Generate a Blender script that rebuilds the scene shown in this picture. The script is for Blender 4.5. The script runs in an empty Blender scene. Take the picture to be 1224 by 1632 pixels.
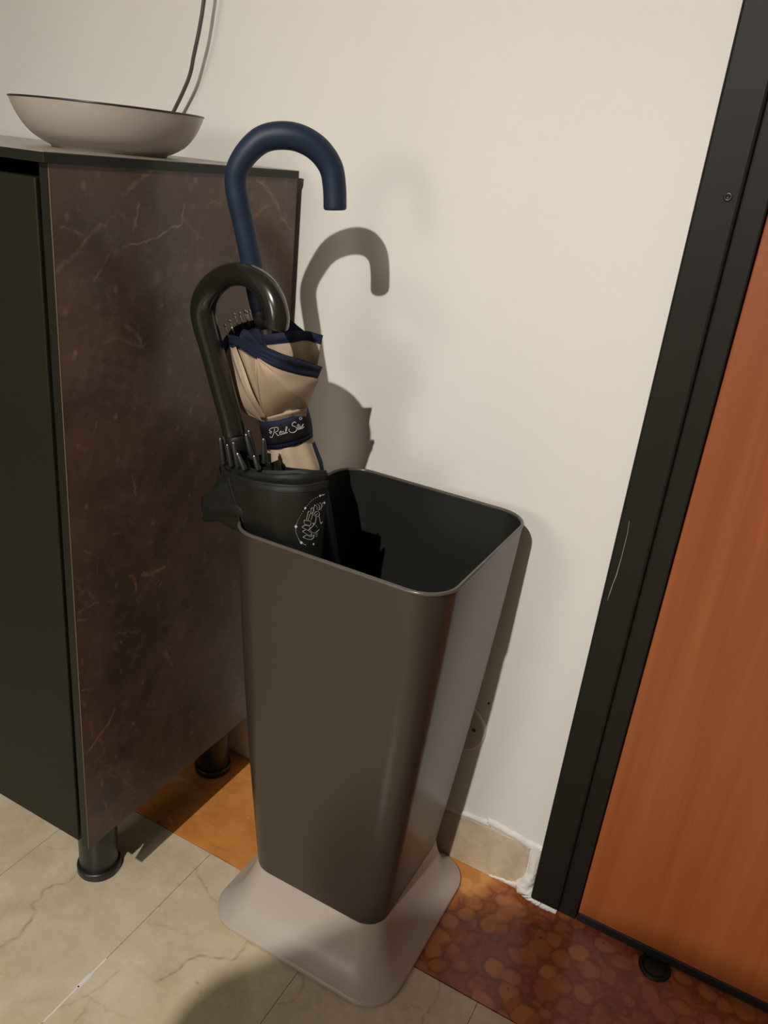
import bpy, bmesh, math, random
import numpy as np
from mathutils import Vector, Matrix
from mathutils.bvhtree import BVHTree

random.seed(7)
rng = np.random.default_rng(7)
S = bpy.context.scene
COL = S.collection

# ------------------------------------------------------------------ camera, light, exposure
CAM = Vector((0.6406, -0.9689, 1.0214))
RC = np.array([[0.874860415316563, 0.47397725209938146, 0.09982393602964358],
               [0.2697467894809541, -0.3055749924032717, -0.9131596758412289],
               [-0.40231321538926457, 0.825814439514144, -0.3951893068050948]])
FPX = 1288.797
cd = bpy.data.cameras.new('camera')
cam = bpy.data.objects.new('camera', cd)
COL.objects.link(cam)
cd.sensor_fit = 'VERTICAL'
cd.sensor_height = 24.0
cd.lens = FPX / 1632 * 24.0
cd.clip_start = 0.01
Rw = RC.T @ np.diag([1, -1, -1])
M = Matrix([list(Rw[i]) + [CAM[i]] for i in range(3)] + [[0, 0, 0, 1]])
cam.matrix_world = M
S.camera = cam

LAMP = Vector((0.435, -1.83, 1.94))
FILL_POS = Vector((-0.40, -4.2, 1.45))
SPOT_WATTS = 190.0
SPOT_AIM = Vector((0.30, -0.25, 0.0))
BULB_STRENGTH = 40.0
FILL_STRENGTH = 16.0

w = bpy.data.worlds.new('world')
S.world = w
w.use_nodes = True
w.node_tree.nodes['Background'].inputs[0].default_value = (1.0, 0.9, 0.78, 1)
w.node_tree.nodes['Background'].inputs[1].default_value = 0.02
S.view_settings.view_transform = 'Standard'
S.view_settings.look = 'None'
S.view_settings.gamma = 1.0
S.view_settings.exposure = -0.32
S.view_settings.use_curve_mapping = False


# ------------------------------------------------------------------ photo measuring helpers
def ray(u, v):
    d = RC.T @ np.array([(u - 612) / FPX, (v - 816) / FPX, 1.0])
    return np.array(CAM), d


def at(u, v, val, ax=1):
    """the point of the plane (axis ax = val) that was measured at photo pixel u, v"""
    C, d = ray(u, v)
    return C + d * (val - C[ax]) / d[ax]


# ------------------------------------------------------------------ object helpers
def wloc(o):
    p = Vector((0, 0, 0))
    while o is not None:
        p += o.location
        o = o.parent
    return p


def thing(name, label, cat, loc=(0, 0, 0), group=None):
    o = bpy.data.objects.new(name, None)
    o.empty_display_size = 0.05
    COL.objects.link(o)
    o.location = loc
    o['label'] = label
    o['category'] = cat
    if group:
        o['group'] = group
    return o


def mesh_obj(name, verts, faces, mat, parent=None, smooth=True, mat_idx=None):
    off = np.array(wloc(parent)) if parent else np.zeros(3)
    V = np.asarray(verts, float) - off
    me = bpy.data.meshes.new(name)
    me.from_pydata([tuple(x) for x in V], [], [tuple(f) for f in faces])
    mats = mat if isinstance(mat, (list, tuple)) else [mat]
    for m in mats:
        me.materials.append(m)
    if mat_idx is not None:
        me.polygons.foreach_set('material_index', np.asarray(mat_idx, np.int32))
    if smooth:
        me.polygons.foreach_set('use_smooth', np.ones(len(me.polygons), bool))
    me.update()
    o = bpy.data.objects.new(name, me)
    COL.objects.link(o)
    if parent:
        o.parent = parent
    return o


def structure(o):
    o['kind'] = 'structure'
    return o


def bevel(o, width, seg=2):
    m = o.modifiers.new('bevel', 'BEVEL')
    m.width = width
    m.segments = seg
    m.limit_method = 'ANGLE'
    m.angle_limit = math.radians(40)
    m.harden_normals = False
    return o


def box_data(x0, x1, y0, y1, z0, z1):
    v = [(x, y, z) for z in (z0, z1) for y in (y0, y1) for x in (x0, x1)]
    f = [(0, 2, 3, 1), (4, 5, 7, 6), (0, 1, 5, 4), (2, 6, 7, 3), (0, 4, 6, 2), (1, 3, 7, 5)]
    return v, f


def box(name, x0, x1, y0, y1, z0, z1, mat, parent=None, bev=0.0015):
    v, f = box_data(x0, x1, y0, y1, z0, z1)
    o = mesh_obj(name, v, f, mat, parent, smooth=False)
    if bev:
        bevel(o, bev)
    return o


def cr1(P, n):
    """Catmull-Rom through rows of P (k,d) -> n samples"""
    P = np.asarray(P, float)
    k = len(P)
    if k == 2:
        t = np.linspace(0, 1, n)[:, None]
        return P[0] * (1 - t) + P[1] * t
    ext = np.vstack([2 * P[0] - P[1], P, 2 * P[-1] - P[-2]])
    out = []
    for t in np.linspace(0, k - 1, n):
        i = min(int(t), k - 2)
        f = t - i
        a, b, c, d = ext[i], ext[i + 1], ext[i + 2], ext[i + 3]
        out.append(0.5 * ((2 * b) + (-a + c) * f + (2 * a - 5 * b + 4 * c - d) * f ** 2 + (-a + 3 * b - 3 * c + d) * f ** 3))
    return np.array(out)


def tube_data(pts, rad, seg=16, cap=True, round_end=False):
    P = np.asarray(pts, float)
    n = len(P)
    r = np.ones(n) * rad if np.isscalar(rad) else np.asarray(rad, float)
    if round_end:   # small rounded ends
        d0 = (P[0] - P[1]) / np.linalg.norm(P[0] - P[1])
        d1 = (P[-1] - P[-2]) / np.linalg.norm(P[-1] - P[-2])
        e = round_end
        pre = [P[0] + d0 * e * math.sin(a) for a in (1.45, 1.0, .5)]
        post = [P[-1] + d1 * e * math.sin(a) for a in (.5, 1.0, 1.45)]
        rr = [r[0] - e + e * math.cos(a) for a in (1.45, 1.0, .5)]
        rp = [r[-1] - e + e * math.cos(a) for a in (.5, 1.0, 1.45)]
        P = np.vstack([pre, P, post])
        r = np.concatenate([rr, r, rp])
        n = len(P)
    T = np.gradient(P, axis=0)
    T /= np.linalg.norm(T, axis=1)[:, None] + 1e-12
    ref = np.array([0, 0, 1.0]) if abs(T[0][2]) < .9 else np.array([1.0, 0, 0])
    N = np.cross(T[0], ref)
    N /= np.linalg.norm(N)
    V, F = [], []
    for i in range(n):
        N = N - T[i] * (N @ T[i])
        N /= np.linalg.norm(N)
        Bv = np.cross(T[i], N)
        for k in range(seg):
            a = 2 * math.pi * k / seg
            V.append(P[i] + r[i] * (math.cos(a) * N + math.sin(a) * Bv))
    for i in range(n - 1):
        for k in range(seg):
            k2 = (k + 1) % seg
            F.append((i * seg + k, i * seg + k2, (i + 1) * seg + k2, (i + 1) * seg + k))
    if cap:
        F.append(tuple(range(seg - 1, -1, -1)))
        F.append(tuple((n - 1) * seg + k for k in range(seg)))
    return V, F


def merge(parts):
    V, F = [], []
    for v, f in parts:
        o = len(V)
        V += [tuple(x) for x in v]
        F += [tuple(i + o for i in q) for q in f]
    return V, F


def tube(name, pts, rad, mat, parent=None, seg=16, round_end=False):
    v, f = tube_data(pts, rad, seg, True, round_end)
    return mesh_obj(name, v, f, mat, parent)


def lathe_data(prof, c=(0, 0, 0), seg=48, sx=1.0):
    V, F = [], []
    for r, z in prof:
        for k in range(seg):
            a = 2 * math.pi * k / seg
            V.append((c[0] + r * math.cos(a) * sx, c[1] + r * math.sin(a), c[2] + z))
    for i in range(len(prof) - 1):
        for k in range(seg):
            k2 = (k + 1) % seg
            F.append((i * seg + k, i * seg + k2, (i + 1) * seg + k2, (i + 1) * seg + k))
    F.append(tuple(range(seg - 1, -1, -1)))
    F.append(tuple((len(prof) - 1) * seg + k for k in range(seg)))
    return V, F


def rsq(c, h, r, z, n=10):
    """rounded-square outline"""
    out = []
    for (sx, sy, a0) in ((1, 1, 0), (-1, 1, 90), (-1, -1, 180), (1, -1, 270)):
        for k in range(n + 1):
            a = math.radians(a0 + 90 * k / n)
            out.append((c[0] + sx * (h - r) + r * math.cos(a), c[1] + sy * (h - r) + r * math.sin(a), z))
    return out


def loft(rings, close_first=False, close_last=False):
    V, F = [], []
    n = len(rings[0])
    for R in rings:
        V += list(R)
    for i in range(len(rings) - 1):
        for k in range(n):
            k2 = (k + 1) % n
            F.append((i * n + k, i * n + k2, (i + 1) * n + k2, (i + 1) * n + k))
    if close_first:
        F.append(tuple(range(n - 1, -1, -1)))
    if close_last:
        F.append(tuple((len(rings) - 1) * n + k for k in range(n)))
    return V, F


# ------------------------------------------------------------------ materials
def new_mat(name, color=(.5, .5, .5), rough=.5, metallic=0.0, spec=.5, coat=0.0):
    m = bpy.data.materials.new(name)
    m.use_nodes = True
    b = m.node_tree.nodes['Principled BSDF']
    b.inputs['Base Color'].default_value = (*color, 1)
    b.inputs['Roughness'].default_value = rough
    b.inputs['Metallic'].default_value = metallic
    b.inputs['Specular IOR Level'].default_value = spec
    b.inputs['Coat Weight'].default_value = coat
    return m


class NT:
    def __init__(s, m):
        s.t = m.node_tree
        s.b = s.t.nodes['Principled BSDF']
        s.tc = s.t.nodes.new('ShaderNodeTexCoord')

    def n(s, kind, **kw):
        o = s.t.nodes.new(kind)
        for k, v in kw.items():
            if k in ('i',):
                for kk, vv in v.items():
                    o.inputs[kk].default_value = vv
            else:
                setattr(o, k, v)
        return o

    def l(s, a, b):
        s.t.links.new(a, b)

    def mapping(s, scale=(1, 1, 1), rot=(0, 0, 0), loc=(0, 0, 0)):
        mp = s.n('ShaderNodeMapping')
        mp.inputs['Scale'].default_value = scale
        mp.inputs['Rotation'].default_value = rot
        mp.inputs['Location'].default_value = loc
        s.l(s.tc.outputs['Object'], mp.inputs['Vector'])
        return mp.outputs[0]

    def noise(s, vec, scale, detail=4, rough=.55, dist=0.0):
        o = s.n('ShaderNodeTexNoise')
        o.inputs['Scale'].default_value = scale
        o.inputs['Detail'].default_value = detail
        o.inputs['Roughness'].default_value = rough
        o.inputs['Distortion'].default_value = dist
        s.l(vec, o.inputs['Vector'])
        return o.outputs['Fac']

    def vor(s, vec, scale, feature='F1', rnd=1.0):
        o = s.n('ShaderNodeTexVoronoi', feature=feature)
        o.inputs['Scale'].default_value = scale
        o.inputs['Randomness'].default_value = rnd
        s.l(vec, o.inputs['Vector'])
        return o

    def ramp(s, fac, stops, interp='LINEAR'):
        r = s.n('ShaderNodeValToRGB')
        r.color_ramp.interpolation = interp
        e = r.color_ramp.elements
        while len(e) > 1:
            e.remove(e[-1])
        e[0].position = stops[0][0]
        e[0].color = (*stops[0][1], 1) if len(stops[0][1]) == 3 else stops[0][1]
        for p, c in stops[1:]:
            q = e.new(p)
            q.color = (*c, 1)
        s.l(fac, r.inputs[0])
        return r.outputs[0]

    def mix(s, fac, a, b, blend='MIX'):
        o = s.n('ShaderNodeMix', data_type='RGBA', blend_type=blend)
        for src, idx in ((fac, 0), (a, 6), (b, 7)):
            if isinstance(src, (int, float)):
                o.inputs[idx].default_value = src
            elif isinstance(src, tuple):
                o.inputs[idx].default_value = (*src, 1)
            else:
                s.l(src, o.inputs[idx])
        return o.outputs[2]

    def math(s, op, a, b=0.0):
        o = s.n('ShaderNodeMath', operation=op)
        for i, x in enumerate((a, b)):
            if isinstance(x, (int, float)):
                o.inputs[i].default_value = x
            else:
                s.l(x, o.inputs[i])
        return o.outputs[0]

    def color(s, c):
        s.l(c, s.b.inputs['Base Color'])

    def bump(s, h, strength=.2, dist=.001):
        o = s.n('ShaderNodeBump')
        o.inputs['Strength'].default_value = strength
        o.inputs['Distance'].default_value = dist
        s.l(h, o.inputs['Height'])
        s.l(o.outputs[0], s.b.inputs['Normal'])

    def attr(s, name):
        o = s.n('ShaderNodeAttribute', attribute_name=name)
        sp = s.n('ShaderNodeSeparateColor')
        s.l(o.outputs['Color'], sp.inputs[0])
        return sp.outputs


G = lambda v: (v, v, v)

# wall paint
m_wall = new_mat('wall_paint', (.74, .71, .655), .75)
t = NT(m_wall)
o_ = t.mapping()
t.color(t.ramp(t.noise(o_, 2.5, 5), [(.3, (.72, .69, .635)), (.7, (.76, .73, .68))]))
t.bump(t.noise(o_, 35, 5, .6), .25, .0012)

m_plaster = new_mat('plaster_patch', (.80, .77, .72), .85)
t = NT(m_plaster)
o_ = t.mapping()
t.color(t.ramp(t.noise(o_, 40, 5), [(.3, (.68, .64, .58)), (.65, (.78, .75, .71))]))
t.bump(t.noise(o_, 70, 5, .65), .5, .002)

m_ceiling = new_mat('ceiling_paint', (.42, .40, .36), .9)
t = NT(m_ceiling)
t.bump(t.noise(t.mapping(), 60), .1, .001)

m_grout = new_mat('grout', (.50, .45, .36), .9)
t = NT(m_grout)
t.color(t.ramp(t.noise(t.mapping(), 30), [(.3, (.42, .37, .29)), (.7, (.60, .56, .48))]))

# cream marble tile
m_cream = new_mat('cream_marble', (.5, .43, .31), .22)
t = NT(m_cream)
o_ = t.mapping()
n1 = t.noise(o_, 7, 8, .6, 1.2)
base = t.ramp(n1, [(.28, (.50, .41, .28)), (.5, (.58, .49, .345)), (.72, (.67, .58, .43))])
n2 = t.noise(o_, 26, 8, .7, .6)
base = t.mix(t.ramp(n2, [(.52, G(0)), (.72, G(.35))]), base, (.72, .64, .50))
vn = t.noise(t.mapping((1, 1, 1), loc=(3, 1, 2)), 4.0, 7, .62, 2.2)
vmask = t.ramp(t.math('ABSOLUTE', t.math('SUBTRACT', vn, .5)), [(0.0, G(.18)), (.012, G(.06)), (.035, G(0))])
base = t.mix(vmask, base, (.42, .31, .17))
at_ = t.attr('mark')
base = t.mix(at_[0], base, (.30, .20, .105))
base = t.mix(at_[1], base, (.80, .72, .56))
t.color(base)
t.l(t.ramp(n2, [(.3, G(.20)), (.7, G(.34))]), t.b.inputs['Roughness'])

# red Verona style marble
def red_marble(name, orange):
    m = new_mat(name, (.3, .1, .04), .28)
    t = NT(m)
    o_ = t.mapping()
    wv = t.n('ShaderNodeVectorMath', operation='ADD')
    nz = t.n('ShaderNodeTexNoise')
    nz.inputs['Scale'].default_value = 30
    nz.inputs['Detail'].default_value = 5
    t.l(o_, nz.inputs['Vector'])
    sc = t.n('ShaderNodeVectorMath', operation='SCALE')
    sc.inputs['Scale'].default_value = .030
    t.l(nz.outputs['Color'], sc.inputs[0])
    t.l(o_, wv.inputs[0])
    t.l(sc.outputs[0], wv.inputs[1])
    wp = wv.outputs[0]
    v1 = t.vor(wp, 33, 'F1', 1.0)
    v2 = t.vor(wp, 92, 'F1', 1.0)
    nod = t.ramp(v1.outputs['Distance'], [(.0, G(1)), (.40, G(.95)), (.52, G(.25)), (.66, G(0))])
    nod2 = t.ramp(v2.outputs['Distance'], [(.0, G(1)), (.36, G(.9)), (.48, G(0))])
    pick = t.ramp(t.noise(o_, 9, 4), [(.42, G(0)), (.58, G(1))])
    n1 = t.noise(o_, 11, 6, .6, .8)
    rnd = t.n('ShaderNodeSeparateColor')
    t.l(v1.outputs['Color'], rnd.inputs[0])
    if orange:
        mat_ = t.ramp(n1, [(.3, (.50, .175, .038)), (.6, (.60, .24, .06))])
        lo = t.ramp(rnd.outputs[0], [(0, (.66, .30, .085)), (1, (.74, .38, .12))])
        flow = t.noise(t.mapping((9, 26, 9), rot=(0, 0, .5)), 1.0, 5, .6, 2.0)
        c = t.mix(t.math('MULTIPLY', nod, .22), mat_, lo)
        c = t.mix(t.ramp(flow, [(.30, G(.75)), (.42, G(0))]), c, (.44, .12, .025))
        c = t.mix(t.ramp(flow, [(.60, G(0)), (.72, G(.5))]), c, (.80, .47, .20))
    else:
        mat_ = t.ramp(n1, [(.3, (.21, .043, .012)), (.55, (.32, .080, .023)), (.75, (.42, .13, .038))])
        lo = t.ramp(rnd.outputs[0], [(0, (.38, .120, .038)), (.5, (.50, .19, .066)), (1, (.60, .27, .11))])
        pick = t.math('MAXIMUM', t.ramp(rnd.outputs[1], [(.40, G(0)), (.52, G(.75))]), t.math('MULTIPLY', pick, .55))
        c = t.mix(t.math('MULTIPLY', t.math('MULTIPLY', nod, pick), .85), mat_, lo)
        c = t.mix(t.math('MULTIPLY', t.math('MULTIPLY', nod2, t.math('SUBTRACT', 1.0, pick)), .6), c, (.42, .17, .075))
        edge = t.ramp(v1.outputs['Distance'], [(.48, G(0)), (.58, G(.6)), (.70, G(.1))])
        c = t.mix(edge, c, (.13, .035, .014))
        # ochre corner of the stone by the bin
        sp = t.n('ShaderNodeSeparateXYZ')
        t.l(o_, sp.inputs[0])
        d = t.math('ADD', t.math('ADD', t.math('MULTIPLY', t.math('SUBTRACT', sp.outputs[0], .36), 6.0),
                                 t.math('MULTIPLY', sp.outputs[1], -5.5)), t.math('MULTIPLY', n1, .7))
        c = t.mix(t.ramp(d, [(.80, G(.9)), (1.18, G(0))]), c, t.mix(t.math('MULTIPLY', nod, .6), (.56, .22, .05), (.72, .36, .11)))
        spk = t.vor(o_, 34, 'F1', 1.0)
        c = t.mix(t.ramp(spk.outputs['Distance'], [(.0, G(.8)), (.05, G(.6)), (.075, G(0))]), c, (.055, .03, .02))
    t.color(c)
    t.b.inputs['Roughness'].default_value = .24
    return m


m_red = red_marble('red_marble', False)
m_orange = red_marble('orange_marble', True)

# baseboard stone
m_stone = new_mat('baseboard_stone', (.55, .46, .33), .5)
t = NT(m_stone)
o_ = t.mapping()
t.color(t.ramp(t.noise(o_, 38, 7, .65, .6), [(.3, (.46, .37, .25)), (.5, (.55, .455, .32)), (.7, (.63, .54, .41))]))

# brown marble panel
m_marble = new_mat('brown_marble', (.06, .035, .025), .33)
t = NT(m_marble)
o_ = t.mapping()
n1 = t.noise(o_, 5.5, 8, .6, .6)
n2 = t.noise(t.mapping(loc=(5, 5, 5)), 14, 8, .7, .4)
n3 = t.noise(t.mapping(loc=(2, 9, 1)), 60, 6, .7)
c = t.ramp(n1, [(.30, (.038, .024, .017)), (.46, (.062, .037, .026)), (.58, (.088, .048, .035)), (.75, (.112, .066, .050))])
c = t.mix(t.ramp(n2, [(.48, G(0)), (.70, G(.50))]), c, (.125, .074, .058))
c = t.mix(t.ramp(n2, [(.30, G(.5)), (.46, G(0))]), c, (.030, .019, .013))
c = t.mix(t.ramp(n3, [(.54, G(0)), (.72, G(.48))]), c, (.17, .115, .09))
spk = t.vor(t.mapping((1, 1, .8)), 30, 'F1', 1.0)
c = t.mix(t.ramp(spk.outputs['Distance'], [(.0, G(.55)), (.07, G(.3)), (.12, G(0))]), c, (.24, .17, .14))
vn = t.noise(t.mapping(loc=(1, 4, 7)), 5.0, 7, .65, 2.5)
c = t.mix(t.ramp(t.math('ABSOLUTE', t.math('SUBTRACT', vn, .5)), [(0, G(.07)), (.006, G(.04)), (.014, G(0))]), c, (.26, .18, .14))
at_ = t.attr('mark')
c = t.mix(at_[0], c, (.36, .25, .19))
c = t.mix(at_[1], c, (.32, .135, .08))
c = t.mix(at_[2], c, (.20, .105, .09))
t.color(c)

m_carcass = new_mat('black_lacquer', (.010, .010, .0065), .36, spec=.3)
t = NT(m_carcass)
t.bump(t.noise(t.mapping(), 300), .02, .0002)
m_door_front = new_mat('olive_black_front', (.0125, .0118, .0065), .42, spec=.2)
t = NT(m_door_front)
t.bump(t.noise(t.mapping(), 250), .02, .0002)
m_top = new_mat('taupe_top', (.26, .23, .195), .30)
m_leg = new_mat('black_plastic', (.012, .013, .011), .35)
m_copper = new_mat('edge_strip', (.11, .072, .046), .45)

m_bin = new_mat('bin_metal', (.036, .0265, .0205), .31, spec=.6)
t = NT(m_bin)
t.bump(t.noise(t.mapping(), 900, 2), .05, .0002)
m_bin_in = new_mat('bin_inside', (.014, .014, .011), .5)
m_rim = new_mat('bin_rim', (.085, .075, .065), .24)
m_base = new_mat('taupe_base', (.42, .36, .305), .40)
t = NT(m_base)
t.bump(t.noise(t.mapping(), 700, 2), .05, .0002)

m_navy_rubber = new_mat('navy_rubber', (.0095, .0200, .0445), .52, spec=.35)
m_navy = new_mat('navy_fabric', (.0055, .0085, .027), .75, spec=.3)
t = NT(m_navy)
t.bump(t.noise(t.mapping(), 1500, 2), .2, .0003)

m_beige = new_mat('beige_fabric', (.47, .355, .245), .78)
t = NT(m_beige)
o_ = t.mapping()
t.color(t.ramp(t.noise(o_, 25, 4), [(.3, (.38, .285, .195)), (.7, (.43, .325, .225))]))
t.bump(t.noise(o_, 1500, 2), .2, .0003)
m_black_fab = new_mat('black_fabric', (.0095, .0092, .0065), .60, spec=.35)
t = NT(m_black_fab)
t.bump(t.noise(t.mapping(), 1200, 2), .2, .0003)

m_gloss = new_mat('black_gloss', (.011, .011, .008), .22, coat=.3)
m_black = new_mat('black_matte', (.010, .010, .009), .5)
m_label = new_mat('label_black', (.006, .006, .007), .75, spec=.2)
m_print = new_mat('silver_print', (.62, .60, .57), .5)
m_print2 = new_mat('grey_print', (.30, .30, .28), .5)
m_steel = new_mat('steel', (.62, .60, .56), .25, metallic=1.0)
m_bowl = new_mat('bowl_glaze', (.40, .345, .295), .30)
m_bowl_in = new_mat('bowl_dark', (.02, .018, .014), .3)
m_cable = new_mat('cable_grey', (.075, .066, .052), .5)
m_sock = new_mat('cover_plastic', (.66, .61, .54), .45)
m_dark = new_mat('hole_dark', (.02, .016, .012), .8)
m_casing = new_mat('casing_black', (.0085, .0072, .0052), .48, spec=.2)
t = NT(m_casing)
o_ = t.mapping()
t.bump(t.noise(o_, 60, 4), .08, .0006)
sc_ = t.noise(t.mapping((1, 1, .6), loc=(.3, 0, 0)), 420, 3, .7)
zsp = t.n('ShaderNodeSeparateXYZ')
t.l(o_, zsp.inputs[0])
low = t.ramp(zsp.outputs[2], [(0.0, G(1)), (.30, G(.6)), (.42, G(0))])
t.color(t.mix(t.math('MULTIPLY', t.ramp(sc_, [(.66, G(0)), (.76, G(.5))]), low), (.014, .012, .009), (.09, .08, .065)))

m_wood = new_mat('cherry_wood', (.30, .085, .03), .38)
t = NT(m_wood)
o_ = t.mapping((1, 1, 1))
g1 = t.noise(t.mapping((38, 38, 1.1)), 1.0, 6, .6, .5)
g2 = t.noise(t.mapping((260, 260, 5)), 1.0, 3, .6)
g3 = t.noise(t.mapping((7, 7, .5)), 1.0, 3, .5)
c = t.ramp(g1, [(.3, (.235, .054, .0145)), (.5, (.285, .072, .020)), (.72, (.335, .096, .027))])
c = t.mix(t.ramp(g2, [(.5, G(0)), (.75, G(.30))]), c, (.22, .052, .016))
c = t.mix(t.ramp(g3, [(.4, G(0)), (.7, G(.35))]), c, (.40, .125, .04))
t.color(c)

m_skin = new_mat('skin', (.55, .32, .22), .5)
m_shirt = new_mat('dark_shirt', (.03, .035, .05), .8)
m_trouser = new_mat('trousers', (.04, .04, .05), .8)
m_hair = new_mat('hair', (.03, .02, .012), .6)
m_phone = new_mat('phone', (.02, .02, .02), .3)

m_bulb = bpy.data.materials.new('bulb_glow')
m_bulb.use_nodes = True
nt = m_bulb.node_tree
nt.nodes.clear()
em = nt.nodes.new('ShaderNodeEmission')
em.inputs[0].default_value = (1.0, .945, .87, 1)
em.inputs[1].default_value = BULB_STRENGTH
ou = nt.nodes.new('ShaderNodeOutputMaterial')
nt.links.new(em.outputs[0], ou.inputs[0])

# ------------------------------------------------------------------ room shell
XL, XR, YF, ZC = -3.0, 3.2, -4.8, 2.7
DX0, DX1, DZ = 0.532, 1.43, 2.06     # door opening
structure(box('ceiling', XL - .1, XR + .1, YF - .1, .1, ZC, ZC + .1, m_ceiling, bev=0))
m_wall2 = new_mat('far_wall_paint', (.44, .40, .35), .8)
structure(box('wall_left', XL - .1, XL, YF, .1, -.03, ZC, m_wall2, bev=0))
structure(box('wall_right', XR, XR + .1, YF, .1, -.03, ZC, m_wall2, bev=0))
structure(box('wall_front', XL - .1, XR + .1, YF - .1, YF, -.03, ZC, m_wall2, bev=0))
v1 = box_data(XL, DX0, 0, .1, -.03, ZC)
v2 = box_data(DX1, XR, 0, .1, -.03, ZC)
v3 = box_data(DX0, DX1, 0, .1, DZ, ZC)
wb = structure(mesh_obj('wall_back', *merge([v1, v2, v3]), m_wall, smooth=False))

# floor: mortar bed, cream tiles, marble border
fl = structure(box('floor', XL, XR, YF, .1, -.04, -.0045, m_grout, bev=0))


def polylines_mark(X, Y, lines, gain=.85):
    """distance based marks; lines = (points, width, channel, strength)"""
    out = np.zeros((len(X), 3))
    for pts, wd, ch, st in lines:
        P = cr_jitter(np.asarray(pts, float))
        d = np.full(len(X), 9.0)
        for a, b in zip(P[:-1], P[1:]):
            ab = b - a
            L2 = ab @ ab + 1e-12
            sel = ((X > min(a[0], b[0]) - 3 * wd) & (X < max(a[0], b[0]) + 3 * wd) &
                   (Y > min(a[1], b[1]) - 3 * wd) & (Y < max(a[1], b[1]) + 3 * wd))
            if not sel.any():
                continue
            xx, yy = X[sel], Y[sel]
            tt = np.clip(((xx - a[0]) * ab[0] + (yy - a[1]) * ab[1]) / L2, 0, 1)
            d[sel] = np.minimum(d[sel], np.hypot(xx - a[0] - tt * ab[0], yy - a[1] - tt * ab[1]))
        ph_ = rng.uniform(0, 6.28, 2)
        brk = .62 + .38 * np.sin(X * 210 + Y * 160 + ph_[0]) * np.sin(X * 90 - Y * 240 + ph_[1])
        m = np.clip(1.3 - d / (wd * .78), 0, 1) * st * gain * brk
        out[:, ch] = np.maximum(out[:, ch], m)
    return out


def cr_jitter(P, k=5, amp=.10):
    out = [P[0]]
    for a, b in zip(P[:-1], P[1:]):
        L = np.linalg.norm(b - a)
        n = np.array([-(b - a)[1], (b - a)[0]]) / (L + 1e-9)
        for i in range(1, k):
            out.append(a + (b - a) * i / k + n * rng.normal(0, amp * L / 2.2))
        out.append(b)
    return np.array(out)


def grid_plane(us, vs, fn):
    nu, nv = len(us), len(vs)
    V = [fn(u, v) for v in vs for u in us]
    F = [(j * nu + i, j * nu + i + 1, (j + 1) * nu + i + 1, (j + 1) * nu + i) for j in range(nv - 1) for i in range(nu - 1)]
    return V, F


def set_mark(o, rgb):
    ca = o.data.color_attributes.new('mark', 'FLOAT_COLOR', 'POINT')
    buf = np.ones((len(rgb), 4), np.float32)
    buf[:, :3] = rgb
    ca.data.foreach_set('color', buf.ravel())


FV = [  # veins on the cream tiles, photo pixels
    ([(0, 1511), (12, 1500), (32, 1492), (40, 1477), (50, 1465), (57, 1454), (49, 1442), (64, 1432), (70, 1418), (87, 1410), (106, 1408), (119, 1396), (125, 1388)], .0022, 0, .75),
    ([(98, 1605), (124, 1594), (147, 1581), (169, 1565), (183, 1552), (191, 1547)], .0022, 0, .55),
    ([(248, 1567), (280, 1549), (302, 1529), (320, 1523), (345, 1527), (374, 1529), (390, 1507), (399, 1496)], .0022, 0, .70),
    ([(309, 1382), (323, 1407), (334, 1428), (350, 1443)], .0020, 0, .6),
    ([(444, 1600), (466, 1597), (481, 1578), (485, 1560), (474, 1548)], .0020, 0, .6),
    ([(673, 1631), (677, 1616), (692, 1600), (701, 1578), (700, 1563)], .0022, 0, .8),
    ([(395, 1500), (418, 1514), (440, 1525)], .002, 0, .5),
    ([(235, 1470), (270, 1478), (300, 1490)], .003, 0, .25),
    ([(120, 1628), (140, 1600), (146, 1590)], .002, 0, .4),
    ([(146, 1590), (180, 1612), (215, 1625)], .002, 0, .3),
    ([(112, 1352), (90, 1355), (74, 1350)], .002, 0, .4),
    ([(265, 1405), (267, 1406)], .0022, 0, .9), ([(247, 1443), (248, 1443)], .002, 0, .9), ([(254, 1444), (255, 1443)], .002, 0, .9),
    ([(262, 1457), (263, 1456)], .002, 0, .9), ([(240, 1457), (241, 1457)], .0015, 0, .8), ([(312, 1565), (315, 1567)], .0025, 0, .9),
    ([(320, 1582), (321, 1582)], .002, 0, .9), ([(284, 1409), (286, 1408)], .002, 0, .8),
    ([(640, 1610), (655, 1603), (668, 1606)], .002, 0, .5),
    ([(195, 1535), (205, 1528), (230, 1537)], .003, 1, .5), ([(250, 1450), (252, 1442)], .002, 1, .5),
]
FVf = [([at(u, v, 0, 2)[:2] for u, v in p], wd, ch, st) for p, wd, ch, st in FV]
TW, TL, GAP = .228, .456, .0004
YB = -.2101
xs = [-.193 + TW * k for k in range(-12, 15)]
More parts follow.
